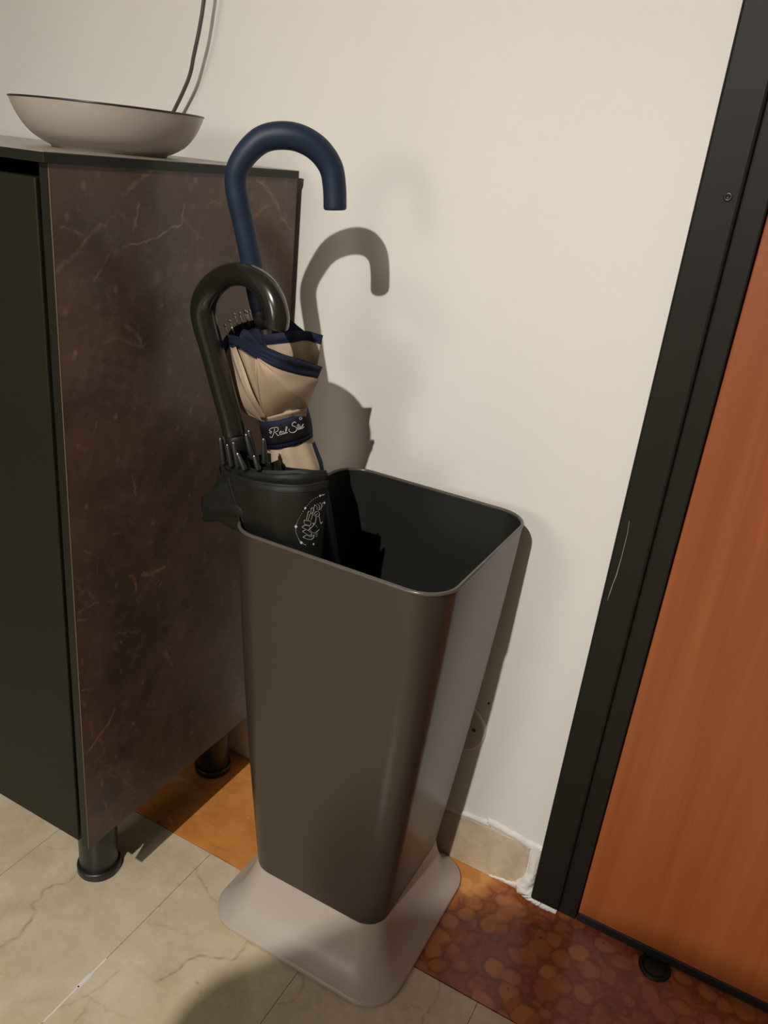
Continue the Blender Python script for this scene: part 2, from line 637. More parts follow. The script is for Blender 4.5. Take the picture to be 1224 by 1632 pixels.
for r_ in range(10):
    y1 = YB - .0009 - r_ * TL
    y0 = y1 - TL
    if y1 < YF:
        break
    for k, x0 in enumerate(xs[:-1]):
        a0, a1, b0, b1 = x0 + GAP, x0 + TW - GAP, max(y0, YF) + GAP, y1 - GAP
        if a0 < XL or a1 > XR:
            continue
        seen = r_ == 0 and -.45 < x0 < .75
        nu, nv = (110, 220) if seen else (2, 2)
        V, F = grid_plane(np.linspace(a0, a1, nu), np.linspace(b0, b1, nv), lambda u, v: (u, v, 0.0))
        # skirt edges so that the tile has depth
        n0 = len(V)
        Vb = [(a0, b0, -.0045), (a1, b0, -.0045), (a1, b1, -.0045), (a0, b1, -.0045)]
        cs = [0, nu - 1, nu * nv - 1, nu * (nv - 1)]
        F2 = [(n0, n0 + 1, cs[1], cs[0]), (n0 + 1, n0 + 2, cs[2], cs[1]), (n0 + 2, n0 + 3, cs[3], cs[2]), (n0 + 3, n0, cs[0], cs[3])]
        o = mesh_obj('tile', V + Vb, F + F2, m_cream, fl, smooth=False)
        A = np.array(V + Vb)
        mk = polylines_mark(A[:, 0], A[:, 1], FVf, 1.15) if seen else np.zeros((len(A), 3))
        set_mark(o, mk)
# marble border along the wall: separate stones
bx = [XL, -.95, .205, 1.36, XR]
for i in range(4):
    box('border_stone', bx[i] + .0006, bx[i + 1] - .0006, YB + .0006, .0995, -.0045, 0.0, m_orange if i < 2 else m_red, fl, bev=.0004)
# worn pale joint filler between two tiles
jl = []
for (ua, va, ub, vb, wd) in ((72, 1631, 128, 1573, .0012), (126, 1575, 146, 1554, .0028), (146, 1554, 170, 1528, .0012)):
    A, B = at(ua, va, 0, 2), at(ub, vb, 0, 2)
    A[0] = B[0] = .035
    n = np.array([1, 0, 0]) * wd
    P = [A - n, A + n, B + n, B - n]
    jl.append(([(*q[:2], .0004) for q in P] + [(*q[:2], -.004) for q in P], [(0, 1, 2, 3), (4, 5, 1, 0), (5, 6, 2, 1), (6, 7, 3, 2), (7, 4, 0, 3)]))
mesh_obj('joint_filler', *merge(jl), m_plaster, fl, smooth=False)['kind'] = 'stuff'

# baseboard stones + rough white paint/plaster along the top and beside the door casing
bb = structure(box('baseboard_back', XL, -.60, -.0035, 0, 0, .094, m_stone, bev=.001))
box('baseboard_stone', -.598, .479, -.0035, 0, 0, .0925, m_stone, bb, bev=.002)


def plaster_strip(name, top, bot, y, parent, nx=60, amp=.0009, ya=None):
    """lumpy strip between two polylines (x,z) lists on the back wall"""
    T_, B_ = cr1(top, nx), cr1(bot, nx)
    T_[1:-1] += rng.normal(0, amp, (nx - 2, 2)) * [0.3, 1]
    B_[1:-1] += rng.normal(0, amp, (nx - 2, 2)) * [0.3, 1]
    V, F = [], []
    y_end = y
    for i in range(nx):
        for j in range(5):
            f = j / 4
            p = T_[i] * (1 - f) + B_[i] * f
            y = y_end if ya is None else ya + (y_end - ya) * min(1, 1.6 * i / nx)
            yy = [0.001, y, y * (1.04 + rng.normal(0, .03)), y, .001][j]
            V.append((p[0], yy, p[1]))
    for i in range(nx - 1):
        for j in range(4):
            F.append((i * 5 + j, i * 5 + j + 1, (i + 1) * 5 + j + 1, (i + 1) * 5 + j))
    return mesh_obj(name, V, F, m_plaster, parent)


plaster_strip('plaster_bead', [(-.3, .101), (.34, .101), (.41, .108), (.47, .102), (.50, .100)],
              [(-.3, .091), (.34, .090), (.41, .0945), (.46, .087), (.48, .078)], -.0038, bb)
plaster_strip('plaster_bead', [(.497, .10), (.498, .05), (.498, .014), (.515, .0128), (.54, .0128)],
              [(.474, .088), (.480, .045), (.466, .012), (.50, .0006), (.538, .0006)], -.0180, bb, amp=.0016, ya=-.0036)
plaster_strip('plaster_bead', [(.425, .0045), (.45, .010), (.475, .018), (.49, .02)],
              [(.425, .0006), (.45, .0006), (.475, .0004), (.49, .0004)], -.0050, bb, 24, .001)

# ------------------------------------------------------------------ door
d1 = bpy.data.objects.new('door_1', None)
COL.objects.link(d1)
d1.location = (DX0, 0, 0)
structure(d1)


def prof_box(name, x0, x1, y0, y1, z0, z1, mat, par, bev):
    return box(name, x0, x1, y0, y1, z0, z1, mat, par, bev)


casing = prof_box('casing', .4975, .541, -.020, 0, .013, DZ + .035, m_casing, d1, .003)
prof_box('casing', 1.42, 1.4635, -.020, 0, .013, DZ + .035, m_casing, d1, .003)
prof_box('casing_head', .541, 1.42, -.020, 0, DZ - .008, DZ + .035, m_casing, d1, .003)
prof_box('jamb', .537, .5675, -.008, .09, .001, DZ - .008, m_casing, d1, .002)
prof_box('jamb', 1.3935, 1.424, -.008, .09, .001, DZ - .008, m_casing, d1, .002)
prof_box('jamb_head', .5675, 1.3935, -.008, .09, DZ - .04, DZ - .008, m_casing, d1, .002)
leaf = prof_box('leaf', .5690, 1.392, -.006, .036, .0155, DZ - .042, m_wood, d1, .0015)
prof_box('door_foot_strip', .5690, 1.392, -.0075, .034, .0008, .0158, m_black, d1, .001)  # black strip along the foot of the leaf
v, f = merge([tube_data([(1.33, -.006, 1.0), (1.33, -.05, 1.0)], .009), tube_data([(1.335, -.052, 1.0), (1.20, -.055, 1.0)], .009, round_end=.006),
              lathe_data([(.001, 0), (.026, 0), (.026, .006), (.001, .006)])])
V2 = []
for i, q in enumerate(v):
    V2.append(q)
nl = len(lathe_data([(.001, 0), (.026, 0), (.026, .006), (.001, .006)])[0])
for i in range(len(V2) - nl, len(V2)):
    q = V2[i]
    V2[i] = (1.33 + q[0], -.006 - q[2], 1.0 + q[1])
mesh_obj('door_handle', V2, f, m_steel, d1)
# screw in the casing
sc_c = at(1160, 314, -.021)
v, f = lathe_data([(.0045, 0), (.0045, .0012), (.0040, .0016), (.0022, .0016), (.0014, .0004), (.0002, .0004)], seg=20)
V2 = [(sc_c[0] + q[0], -.0198 - q[2], sc_c[2] + q[1]) for q in v]
mesh_obj('screw', V2, [tuple(reversed(q)) for q in f], m_leg, casing)
# pale scratch on the casing (worn paint, raised burr)
sp = []
for (u, vv, r) in ((1003, 830, .0002), (1000, 850, .00035), (990, 890, .0004), (982, 918, .0007), (977, 930, .0005), (972, 945, .0006), (968, 957, .0003)):
    p = at(u, vv, -.0201)
    sp.append((p, r))
v, f = tube_data([p for p, _ in sp], [r for _, r in sp], 6)
mesh_obj('paint_scratch', v, f, m_print2, casing)

# ------------------------------------------------------------------ round wall cover
wc = at(757, 1161, 0)
CX, CZ, CRAD = wc[0] - .026, wc[2] - .002, .0445
cov = thing('socket_cover', 'round white plastic cover plate on the wall behind the umbrella stand', 'cover plate', (CX, 0, CZ))
v, f = lathe_data([(CRAD, -.002), (CRAD, .003), (CRAD - .0015, .0045), (CRAD - .004, .005), (CRAD - .006, .0042), (.001, .0045)], seg=56)
mesh_obj('plate', [(CX + q[0], -q[2], CZ + q[1]) for q in v], [tuple(reversed(q)) for q in f], m_sock, cov)
for sx in (1, -1):
    v, f = lathe_data([(.0030, 0), (.0030, .0010), (.0018, .0010), (.0012, .0001), (.0001, .0001)], seg=16)
    mesh_obj('screw', [(CX + sx * .026 + q[0], -.0042 - q[2], CZ + .002 + q[1]) for q in v], [tuple(reversed(q)) for q in f], m_dark, cov)
nh = at(779, 1121, 0)
v, f = lathe_data([(.0022, -.001), (.0020, .0006), (.0008, .0010), (.0001, .0008)], seg=12)
wall_hole = mesh_obj('wall_hole', [(nh[0] + q[0] * .7, -q[2], nh[2] + q[1]) for q in v], [tuple(reversed(q)) for q in f], m_dark)  # dark stub drawn in place of a small hole in the wall
wall_hole['label'] = 'small dark hole in the wall just above the round white cover plate'
wall_hole['category'] = 'wall_hole'

# ------------------------------------------------------------------ floor bolt socket by the door
bs = thing('floor_bolt_socket', 'round dark metal bolt socket set in the red marble under the door', 'bolt socket', (.690, -.022, 0))
v, f = lathe_data([(.0225, 0), (.0228, .0015), (.021, .0028), (.0175, .0028), (.016, .0012)], (.690, -.022, 0), 36)
mesh_obj('ring', v, f, new_mat('ring_metal', (.018, .024, .020), .4, .5), bs)
v, f = lathe_data([(.0158, .0002), (.0158, .0016), (.014, .0020), (.001, .0018)], (.690, -.022, 0), 32)
mesh_obj('cap', v, f, m_black, bs)

# ------------------------------------------------------------------ shoe cabinet
D, DS, GB, ZL, ZT = .416, .4229, .018, .1673, 1.0
CX0 = -1.16
cab = thing('shoe_cabinet', 'tall dark cabinet with a brown marbled side panel on black round legs', 'cabinet', (-.58, -.22, 0))
box('top_panel', CX0, .0022, -DS, -GB, .9905, ZT - .0005, m_carcass, cab, .0004)
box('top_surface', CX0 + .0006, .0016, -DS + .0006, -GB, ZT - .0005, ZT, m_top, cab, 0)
# marbled side panel
PV = [
    ([(196, 394), (229, 385), (249, 381), (261, 371), (290, 357), (294, 324)], .0011, 0, .8),
    ([(241, 273), (221, 289), (196, 310)], .0035, 0, .35),
    ([(241, 273), (222, 288), (205, 303)], .0012, 0, .5),
    ([(408, 285), (429, 306), (443, 326), (447, 343), (464, 365)], .0014, 0, .75),
    ([(420, 290), (432, 310), (444, 330)], .004, 0, .3),
    ([(429, 326), (413, 338), (403, 350)], .0022, 1, .7), ([(405, 345), (402, 352)], .004, 1, .8),
    ([(98, 361), (122, 371), (141, 377)], .0012, 0, .5), ([(141, 377), (155, 363), (184, 347)], .0014, 0, .35),
    ([(90, 432), (122, 404), (141, 377), (160, 358)], .003, 0, .3), ([(91, 434), (100, 424)], .003, 1, .5),
    ([(212, 367), (219, 343), (221, 322)], .0014, 0, .55), ([(215, 350), (216, 362)], .003, 0, .4),
    ([(150, 448), (160, 432), (175, 405)], .0014, 0, .4), ([(420, 470), (428, 440), (424, 420)], .0016, 0, .3),
    ([(296, 357), (310, 370), (325, 382)], .0012, 0, .4), ([(336, 323), (352, 322)], .0012, 0, .4),
    ([(200, 520), (215, 530), (225, 545)], .003, 0, .35), ([(165, 545), (190, 538), (215, 550), (228, 552)], .002, 0, .3),
    ([(137, 1139), (146, 1156), (147, 1174), (165, 1183), (167, 1197), (156, 1210), (164, 1222), (176, 1219), (178, 1237), (201, 1247), (216, 1263)], .0013, 1, .55),
    ([(146, 1156), (148, 1172), (160, 1180), (167, 1195)], .0022, 1, .35),
    ([(137, 1202), (155, 1177), (173, 1154), (183, 1131)], .0022, 0, .55),
    ([(207, 917), (216, 922), (217, 942)], .0022, 1, .85), ([(226, 916), (238, 915), (252, 910), (262, 904)], .0036, 1, .85), ([(257, 928), (255, 933)], .002, 1, .6),
    ([(227, 917), (245, 916)], .0025, 1, .8),
    ([(126, 976), (137, 967), (158, 961)], .0013, 0, .6), ([(124, 988), (138, 987)], .0013, 0, .6), ([(131, 1100), (146, 1098)], .0013, 0, .5),
    ([(124, 935), (133, 945), (140, 938), (150, 955), (157, 960)], .0020, 1, .45), ([(130, 1060), (131, 1052)], .003, 1, .7),
    ([(155, 890), (155, 912)], .0012, 0, .4), ([(180, 1012), (205, 1006), (225, 1006)], .0012, 0, .5), ([(240, 836), (248, 833)], .0016, 0, .6),
    ([(265, 1040), (270, 1050), (274, 1060)], .0035, 0, .35), ([(135, 878), (148, 884)], .001, 0, .5), ([(180, 850), (194, 850)], .001, 0, .5),
    ([(190, 1225), (200, 1235), (205, 1250)], .014, 2, .55), ([(160, 1235), (185, 1225), (205, 1222)], .012, 2, .5),
    ([(140, 1290), (150, 1320), (170, 1300)], .016, 2, .35), ([(130, 560), (170, 570), (200, 600)], .04, 2, .35), ([(110, 470), (150, 520), (190, 560)], .03, 2, .35),
    ([(360, 1010), (370, 1080), (380, 1120)], .03, 2, .5), ([(285, 990), (290, 1010)], .015, 2, .4), ([(130, 700), (150, 740), (200, 730)], .035, 2, .25),
    ([(100, 560), (140, 600)], .03, 2, .3),
    ([(120, 562), (121, 564)], .0032, 0, 1.0), ([(168, 1280), (170, 1288)], .002, 0, .5), ([(161, 1244), (163, 1254)], .003, 0, .4),
    ([(210, 758), (214, 770), (216, 790)], .0016, 0, .5), ([(155, 672), (150, 690)], .0014, 0, .5),
    ([(192, 1022), (193, 1024)], .0015, 0, .8), ([(193, 1067), (192, 1072)], .0018, 0, .6),
]
PVp = []
for p, wd, ch, st in PV:
    PVp.append(([(lambda q: (q[1], q[2]))(at(u, v, 0.0, 0)) for u, v in p], wd, ch, st))
ny, nz = 330, 680
V, F = grid_plane(np.linspace(-D, -GB, ny), np.linspace(ZL, .9905, nz), lambda u, v: (0.0, u, v))
A = np.array(V)
n0 = len(V)
Vb = [(-.0125, -D, ZL), (-.0125, -GB, ZL), (-.0125, -GB, .9905), (-.0125, -D, .9905)]
cs = [0, ny - 1, ny * nz - 1, ny * (nz - 1)]
F2 = [(n0, n0 + 1, cs[1], cs[0]), (n0 + 1, n0 + 2, cs[2], cs[1]), (n0 + 2, n0 + 3, cs[3], cs[2]), (n0 + 3, n0, cs[0], cs[3]), (n0 + 3, n0 + 2, n0 + 1, n0)]
mi = [0] * len(F) + [1, 1, 1, 1, 1]
sp_ = mesh_obj('side_panel', V + Vb, F + F2, [m_marble, m_carcass], cab, smooth=False, mat_idx=mi)
set_mark(sp_, np.vstack([polylines_mark(A[:, 1], A[:, 2], PVp), np.zeros((4, 3))]))
box('edge_strip', -.0011, .0002, -D - .0003, -D + .0004, ZL, .9905, m_copper, cab, 0)
box('side_panel', CX0, CX0 + .0125, -D, -GB, ZL, .9905, m_carcass, cab, .0005)
box('bottom_panel', CX0 + .0125, -.0125, -D + .022, -GB, ZL + .004, ZL + .022, m_carcass, cab, .0005)
box('back_panel', CX0 + .0125, -.0125, -GB - .006, -GB, ZL + .02, .9905, m_carcass, cab, 0)
box('divider', -.592, -.574, -D + .022, -GB - .006, ZL + .02, .9905, m_carcass, cab, 0)
for (a, b) in ((-.578, -.0198), (-1.142, -.584)):
    box('door', a, b, -D + .001, -D + .020, ZL + .001, .9770, m_door_front, cab, .0016)
for (lx, ly) in ((-.0885, -.322), (-.0885, -.056), (-1.07, -.322), (-1.07, -.056)):
    lg = lathe_data([(.0280, .012), (.0280, ZL + .004)], (lx, ly, 0), 40)
    L_ = mesh_obj('leg', *lg, m_leg, cab)
    rg = lathe_data([(.0300, 0), (.0318, .001), (.0320, .010), (.0312, .0125), (.028, .013)], (lx, ly, 0), 40)
    mesh_obj('foot', *rg, m_leg, L_)
    for o in (L_,):
        bevel(o, .0005)

# ------------------------------------------------------------------ bowl on the cabinet and the cable behind it
BC = (-.129, -.215, ZT)
bowl = thing('bowl', 'wide shallow grey taupe bowl with a dark rim on top of the cabinet', 'bowl', BC)
pr = [(.010, .002), (.056, .002), (.060, 0), (.0635, 0), (.0642, .0022), (.0720, .0055), (.0835, .0125), (.0922, .0215), (.0988, .0315), (.1030, .0405), (.1052, .0462)]
cp = cr1(pr[4:], 26)
prof = pr[:4] + [tuple(q) for q in cp] + [(.1054, .0466)]
v, f = lathe_data(prof, BC, 72)
mesh_obj('body', v, f, m_bowl, bowl)
rim_ = [(.1053, .0464), (.1061, .0468), (.1063, .0478), (.1056, .0484), (.1042, .0482), (.1036, .0472)]
vr, fr = lathe_data(rim_, BC, 72)
mesh_obj('rim', vr, fr[:-2], m_bowl_in, bowl)
inner = [(.1040, .0476), (.1034, .0470)] + [(q[0] - .0035, q[1] + .002) for q in cp[::-1][1:]] + [(.04, .006), (.001, .0055)]
v, f = lathe_data(inner, BC, 72)
mesh_obj('lining', v, f[:-2] + [f[-1]], m_bowl_in, bowl)

cpts = [at(331, -60, -.030), at(325, 0, -.030), at(318, 45, -.030), at(309, 88, -.028), at(303, 118, -.024), at(292, 146, -.022), at(275, 181, -.020), at(262, 205, -.018)]
cpts = [np.array((-.128, -.02, 1.62)), np.array((-.132, -.028, 1.40))] + cpts + [np.array((-.262, -.011, .985)), np.array((-.28, -.010, .70)), np.array((-.30, -.012, .40))]
cab_l = tube('lamp_cable', cr1(cpts, 90), .0026, m_cable, None, 10)
cab_l['label'] = 'thin dark grey cable running down the white wall behind the bowl'
cab_l['category'] = 'cable'

# ------------------------------------------------------------------ umbrella stand
BCX = .2465
stand = thing('umbrella_stand', 'square tapered dark taupe metal umbrella stand on a flared pale base', 'umbrella stand', (BCX, -.157, 0))
ZB, ZR = .085, .625
def body_ring(z, off=0.0):
    f_ = (z - ZB) / (ZR - ZB)
    h = .1045 + .0325 * (1 - max(0.0, 1 - f_) ** 1.3)
    r = .032 + .008 * f_
    cy = -.1535 + (-.1650 + .1535) * f_
    return rsq((BCX + .0080 * f_, cy), h - off, max(r - off, .004), z)
rings = [body_ring(z) for z in np.linspace(ZB, ZR, 24)]
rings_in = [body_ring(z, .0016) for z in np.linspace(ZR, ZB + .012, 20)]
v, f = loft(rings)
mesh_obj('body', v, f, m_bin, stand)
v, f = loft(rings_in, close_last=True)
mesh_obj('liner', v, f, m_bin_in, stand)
rr = np.array(body_ring(ZR, .0005))
seg = 10
Vr, Fr = [], []
n = len(rr)
for i in range(n):
    T_ = rr[(i + 1) % n] - rr[i - 1]
    T_ /= np.linalg.norm(T_)
    N_ = np.array([T_[1], -T_[0], 0])
    for k in range(seg):
        a = 2 * math.pi * k / seg
        Vr.append(rr[i] + .0023 * (math.cos(a) * N_ + math.sin(a) * np.array([0, 0, 1])))
for i in range(n):
    for k in range(seg):
        k2, i2 = (k + 1) % seg, (i + 1) % n
        Fr.append((i * seg + k, i2 * seg + k, i2 * seg + k2, i * seg + k2))
mesh_obj('rim', Vr, Fr, m_rim, stand)
# flared base
bp = [(.1455, .0005, .050), (.1475, .002, .050), (.1480, .006, .050), (.1470, .0085, .049), (.1440, .0105, .048), (.1380, .0150, .045), (.1300, .0225, .042), (.1220, .034, .039),
      (.1150, .050, .036), (.1095, .068, .034), (.1050, .086, .032), (.1010, .100, .030)]
cpb = cr1(np.array(bp), 34)
rings = [rsq((BCX, -.1575 + .004 * min(1, z / .085)), h, r, z, 12) for h, z, r in cpb]
v, f = loft(rings, close_first=True, close_last=True)
mesh_obj('base', v, f, m_base, stand)

# ------------------------------------------------------------------ umbrellas: cloth sheets from control grids (photo u, photo v, depth y)
def sheet_pts(rows, nu, nv, wr=0.0, seed=0):
    G3 = np.array([[at(u, v, y) for (u, v, y) in r] for r in rows])
    a = np.array([cr1(r, nu) for r in G3])
    b = np.array([cr1(a[:, i], nv) for i in range(nu)]).transpose(1, 0, 2)
    if wr:
        rg = np.random.default_rng(seed)
        ph = rg.uniform(0, 6, 6)
        uu = np.linspace(0, 1, nu)
        for j in range(nv):
            fj = j / (nv - 1)
            b[j, :, 1] += wr * (np.sin(uu * 9 + ph[0] + 2 * fj) * .5 + np.sin(uu * 17 + ph[1] - 3 * fj) * .35 + np.sin(uu * 31 + fj * 5 + ph[2]) * .2)
    return b


def sheet(name, rows, nu, nv, mats, parent, hem=0.0, wr=0.0, seed=0, thick=.0007, idxfn=None):
    """hem = share of the rows (from row 0) in the second material"""
    b = sheet_pts(rows, nu, nv, wr, seed)
    V = b.reshape(-1, 3)
    F, mi = [], []
    for j in range(nv - 1):
        for i in range(nu - 1):
            F.append((j * nu + i, j * nu + i + 1, (j + 1) * nu + i + 1, (j + 1) * nu + i))
            q = (j + .5) / (nv - 1)
            if idxfn:
                mi.append(idxfn((i + .5) / (nu - 1), q))
            else:
                mi.append(1 if q < hem else 0)
    o = mesh_obj(name, V, F, mats, parent, mat_idx=mi)
    s = o.modifiers.new('thick', 'SOLIDIFY')
    s.thickness = thick
    s.offset = 0
    return o


def lin(a, b, t):
    return np.asarray(a) * (1 - t) + np.asarray(b) * t


def bvh_of(objs):
    V, F = [], []
    for o in objs:
        off = len(V)
        wl = wloc(o)
        V += [v.co + wl for v in o.data.vertices]
        F += [tuple(i + off for i in p.vertices) for p in o.data.polygons]
    return BVHTree.FromPolygons(V, F)


def on_surface(bv, u, v, lift=.0008):
    C, d = ray(u, v)
    d = Vector(d).normalized()
    loc, nor, i, dist = bv.ray_cast(Vector(C), d)
    if loc is None:
        return None
    return np.array(loc - d * lift)


def strokes(name, lines, bv, mat, parent, k=6):
    parts = []
    for pts, r in lines:
        P = cr1(pts, max(3, (len(pts) - 1) * k + 1))
        q = [on_surface(bv, u, v) for u, v in P]
        q = [x for x in q if x is not None]
        if len(q) > 1:
            parts.append(tube_data(q, r * .85, 5))
    return mesh_obj(name, *merge(parts), mat, parent)


# ---- navy and beige umbrella
A0, A1 = np.array([.084, -.222, .902]), np.array([.127, -.200, .717])
AX = (A0 - A1) / np.linalg.norm(A0 - A1)
ax1 = lambda z: A0 + AX * (z - A0[2]) / AX[2]
u1 = thing('umbrella', 'beige and navy umbrella with a thick matte navy crook handle, strapped shut', 'umbrella', tuple(ax1(.10)))
hp = [((534, 331), .0124, -.176), ((533, 298), .0125, -.177), ((527, 266), .0128, -.180), ((507, 238), .0133, -.189), ((479, 221), .0136, -.201), ((449, 216), .0136, -.212),
      ((419, 222), .0132, -.222), ((395, 242), .0124, -.231), ((379, 268), .0117, -.236), ((375.5, 292), .0115, -.236), ((380, 322), .0114, -.234), ((387, 352), .0114, -.230),
      ((395, 390), .0115, -.226), ((402, 425), .0116, -.222)]
hpts = np.array([np.append(at(u, v, y), r) for (u, v), r, y in hp] + [np.append(ax1(z), .0119) for z in (.885, .87, .858)])
hs = cr1(hpts, 110)
tube('handle', hs[:, :3], hs[:, 3], m_navy_rubber, u1, 24, round_end=.0025)
tube('shaft', [ax1(z) for z in (.865, .6, .35, .108)], .0065, m_black, u1, 12)
tube('collar', [ax1(z) for z in (.862, .852, .838)], [.0105, .0115, .0095], m_black, u1, 16)
tube('ferrule', [ax1(z) for z in (.14, .115, .100)], [.0075, .006, .004], m_black, u1, 12)
# frame around the axis
U1 = np.array([1.0, 0, 0]) - AX * AX[0]
U1 /= np.linalg.norm(U1)
W1 = np.cross(AX, U1)          # away from the camera (towards +y)


def pleated(zs, rfn, nseg, idxfn, axf, Ua, Wa, amp, pl, tw=0.0):
    V, F, mi = [], [], []
    for z in zs:
        c = axf(z)
        for k in range(nseg):
            a = 2 * math.pi * k / nseg
            r = rfn(z, a) * (1 + amp * math.sin(pl * a + tw * z))
            V.append(c + r * (math.cos(a) * Ua + math.sin(a) * Wa))
    for i in range(len(zs) - 1):
        for k in range(nseg):
            k2 = (k + 1) % nseg
            F.append((i * nseg + k, i * nseg + k2, (i + 1) * nseg + k2, (i + 1) * nseg + k))
            mi.append(idxfn((zs[i] + zs[i + 1]) / 2, 2 * math.pi * (k + .5) / nseg))
    return V, F, mi


def rbody(z, a):
    t_ = np.interp(z, [.10, .14, .30, .50, .62, .675, .705, .735], [.006, .012, .022, .028, .0320, .0318, .0270, .0268])
    return t_ * (1 + .04 * math.cos(a - .3))


def navy1(z, a):     # one navy panel at the back right, and navy low down
    return 1 if (z < .640 or (.30 < a < 2.6 and z < .702 - .0 * a)) else 0


zz = np.concatenate([np.linspace(.735, .64, 26), np.linspace(.63, .12, 40)])
v, f, mi = pleated(zz, rbody, 72, navy1, ax1, U1, W1, .045, 8, 14)
roll = mesh_obj('rolled_canopy', v, f, [m_beige, m_navy], u1, mat_idx=mi)
# front panel with the slanting navy hem
YA = -.215
Sm = cr1(np.array([(412, 572, -.274), (432, 590, -.273), (452, 611, -.264), (472, 631, -.246), (489, 649, -.209)]), 7)
Kr = cr1(np.array([(409, 570, -.274), (409.5, 595, -.271), (413, 625, -.258), (418, 650, -.241), (425, 667, -.224)]), 7)
Lf = cr1(np.array([(363, 544, -.234), (377, 585, -.240), (392, 625, -.236), (405, 650, -.227), (416, 668, -.214)]), 7)
Rt = cr1(np.array([(414, 572, -.274), (452, 591, -.262), (506, 602, -.212), (499, 622, -.211), (490, 650, -.207)]), 7)


def between(Pa, Pb, dy, n=4, dv=0.0):
    rows = []
    for p, q in zip(Pa, Pb):
        rows.append([tuple(p * (1 - f_) + q * f_ + np.array([0, dv * math.sin(math.pi * f_), dy * math.sin(math.pi * f_)])) for f_ in np.linspace(0, 1, n)])
    return rows


bot = np.array([(424, 690, -.202), (446, 685, -.209), (487, 672, -.198)])
sheet('canopy_fold', between(Lf, Kr, .005, 4), 22, 44, [m_beige, m_navy], u1, wr=.0009, seed=3)
sheet('canopy_fold', between(Kr, Sm, -.003, 4), 30, 44, [m_beige, m_navy], u1, wr=.0007, seed=4)
sheet('canopy_fold', between(Sm, Rt, -.0035, 4), 26, 44, [m_beige, m_navy], u1, wr=.0006, seed=6)
# the tucked lower end under the strap
sheet('canopy_fold', [
    [(415, 667, -.2155), (427, 665, -.2265), (442, 661, -.2295), (458, 657, -.2285), (474, 653, -.2215), (489, 649, -.208)],
    [(424, 690, -.202), (433, 688, -.207), (446, 685, -.209), (460, 681, -.208), (473, 677, -.204), (487, 672, -.198)],
], 26, 8, [m_beige, m_navy], u1)
# slanting navy hem, a folded band with a stitched ridge
sheet('canopy_fold', [
    [(364, 533, -.229), (384, 538.5, -.248), (421, 552, -.264), (455, 566, -.260), (486, 575, -.238), (514, 585, -.207)],
    [(363.5, 536, -.232), (383, 542, -.253), (418, 556, -.271), (451, 571, -.267), (483, 580.5, -.244), (512, 589, -.211)],
    [(363, 539, -.2315), (381, 545, -.2525), (413, 562, -.271), (446, 577, -.267), (478, 588, -.244), (510, 593, -.211)],
    [(362.5, 542, -.234), (379.5, 548.5, -.256), (410, 566.5, -.2755), (441, 581.5, -.271), (474, 593, -.248), (508, 598.5, -.2135)],
    [(362, 546, -.2325), (378, 552, -.2545), (408, 571.5, -.275), (438, 586, -.2705), (470, 598, -.247), (506, 603, -.2125)],
], 48, 20, [m_navy, m_navy], u1, hem=1)
# hem turned back at the right tip
sheet('canopy_fold', [
    [(455, 566, -.2615), (486, 575, -.2395), (514, 585, -.2075)],
    [(452, 571, -.245), (480, 583, -.228), (510, 588, -.204)],
    [(450, 580, -.238), (478, 590, -.224), (506, 597, -.203)],
    [(446, 600, -.236), (470, 610, -.224), (498, 614, -.206)],
], 20, 14, [m_navy, m_navy], u1, hem=1)
# left fold seen behind the black handle
sheet('canopy_fold', [
    [(362, 534, -.228), (353, 546, -.226), (349, 562, -.224), (352, 580, -.224), (357, 592, -.226)],
    [(372, 540, -.236), (364, 552, -.236), (360, 566, -.235), (362, 580, -.234), (366, 590, -.234)],
    [(380, 560, -.244), (372, 580, -.240), (367, 598, -.236), (367, 612, -.233), (368, 622, -.231)],
    [(394, 610, -.247), (390, 625, -.242), (384, 640, -.237), (384, 648, -.233), (386, 655, -.230)],
    [(419, 665, -.224), (416, 667, -.222), (414, 668, -.220), (415, 670, -.218), (417, 672, -.216)],
    [(428, 690, -.208), (427, 690, -.207), (426, 690, -.206), (425, 691, -.205), (425, 692, -.204)],
], 26, 34, [m_beige, m_navy], u1, hem=.22, wr=.0008, seed=5)
sheet('canopy_fold', [
    [(364, 545, -.238), (369, 550, -.245), (374, 548, -.250)],
    [(374, 580, -.243), (380, 586, -.253), (388, 584, -.255)],
    [(392, 625, -.243), (396, 630, -.252), (404, 628, -.252)],
    [(417, 668, -.222), (420, 668, -.226), (425, 667, -.227)],
], 12, 24, [m_beige, m_navy], u1, hem=.05, wr=.001, seed=8)
# back right fold
sheet('canopy_fold', [
    [(418, 534, -.240), (440, 531, -.236), (466, 528, -.226), (484, 527, -.212), (500, 530, -.202), (515, 534.5, -.195)],
    [(420, 542, -.240), (440, 540, -.237), (466, 537, -.228), (484, 535, -.213), (499, 539, -.203), (513.5, 542, -.196)],
    [(424, 551, -.238), (442, 549, -.235), (466, 546.5, -.226), (484, 543.5, -.212), (498, 546, -.202), (512, 549.5, -.196)],
    [(432, 575, -.238), (448, 575, -.234), (467, 575, -.225), (482, 577, -.214), (495, 580, -.204), (507, 580, -.198)],
    [(444, 620, -.234), (456, 620, -.230), (468, 620, -.222), (480, 621, -.213), (489, 623, -.206), (497, 622, -.202)],
    [(452, 664, -.224), (462, 661, -.224), (470, 659, -.220), (478, 657, -.213), (484, 655, -.207), (489, 653, -.204)],
], 44, 34, [m_beige, m_navy], u1, hem=.40, wr=.0016, seed=11)
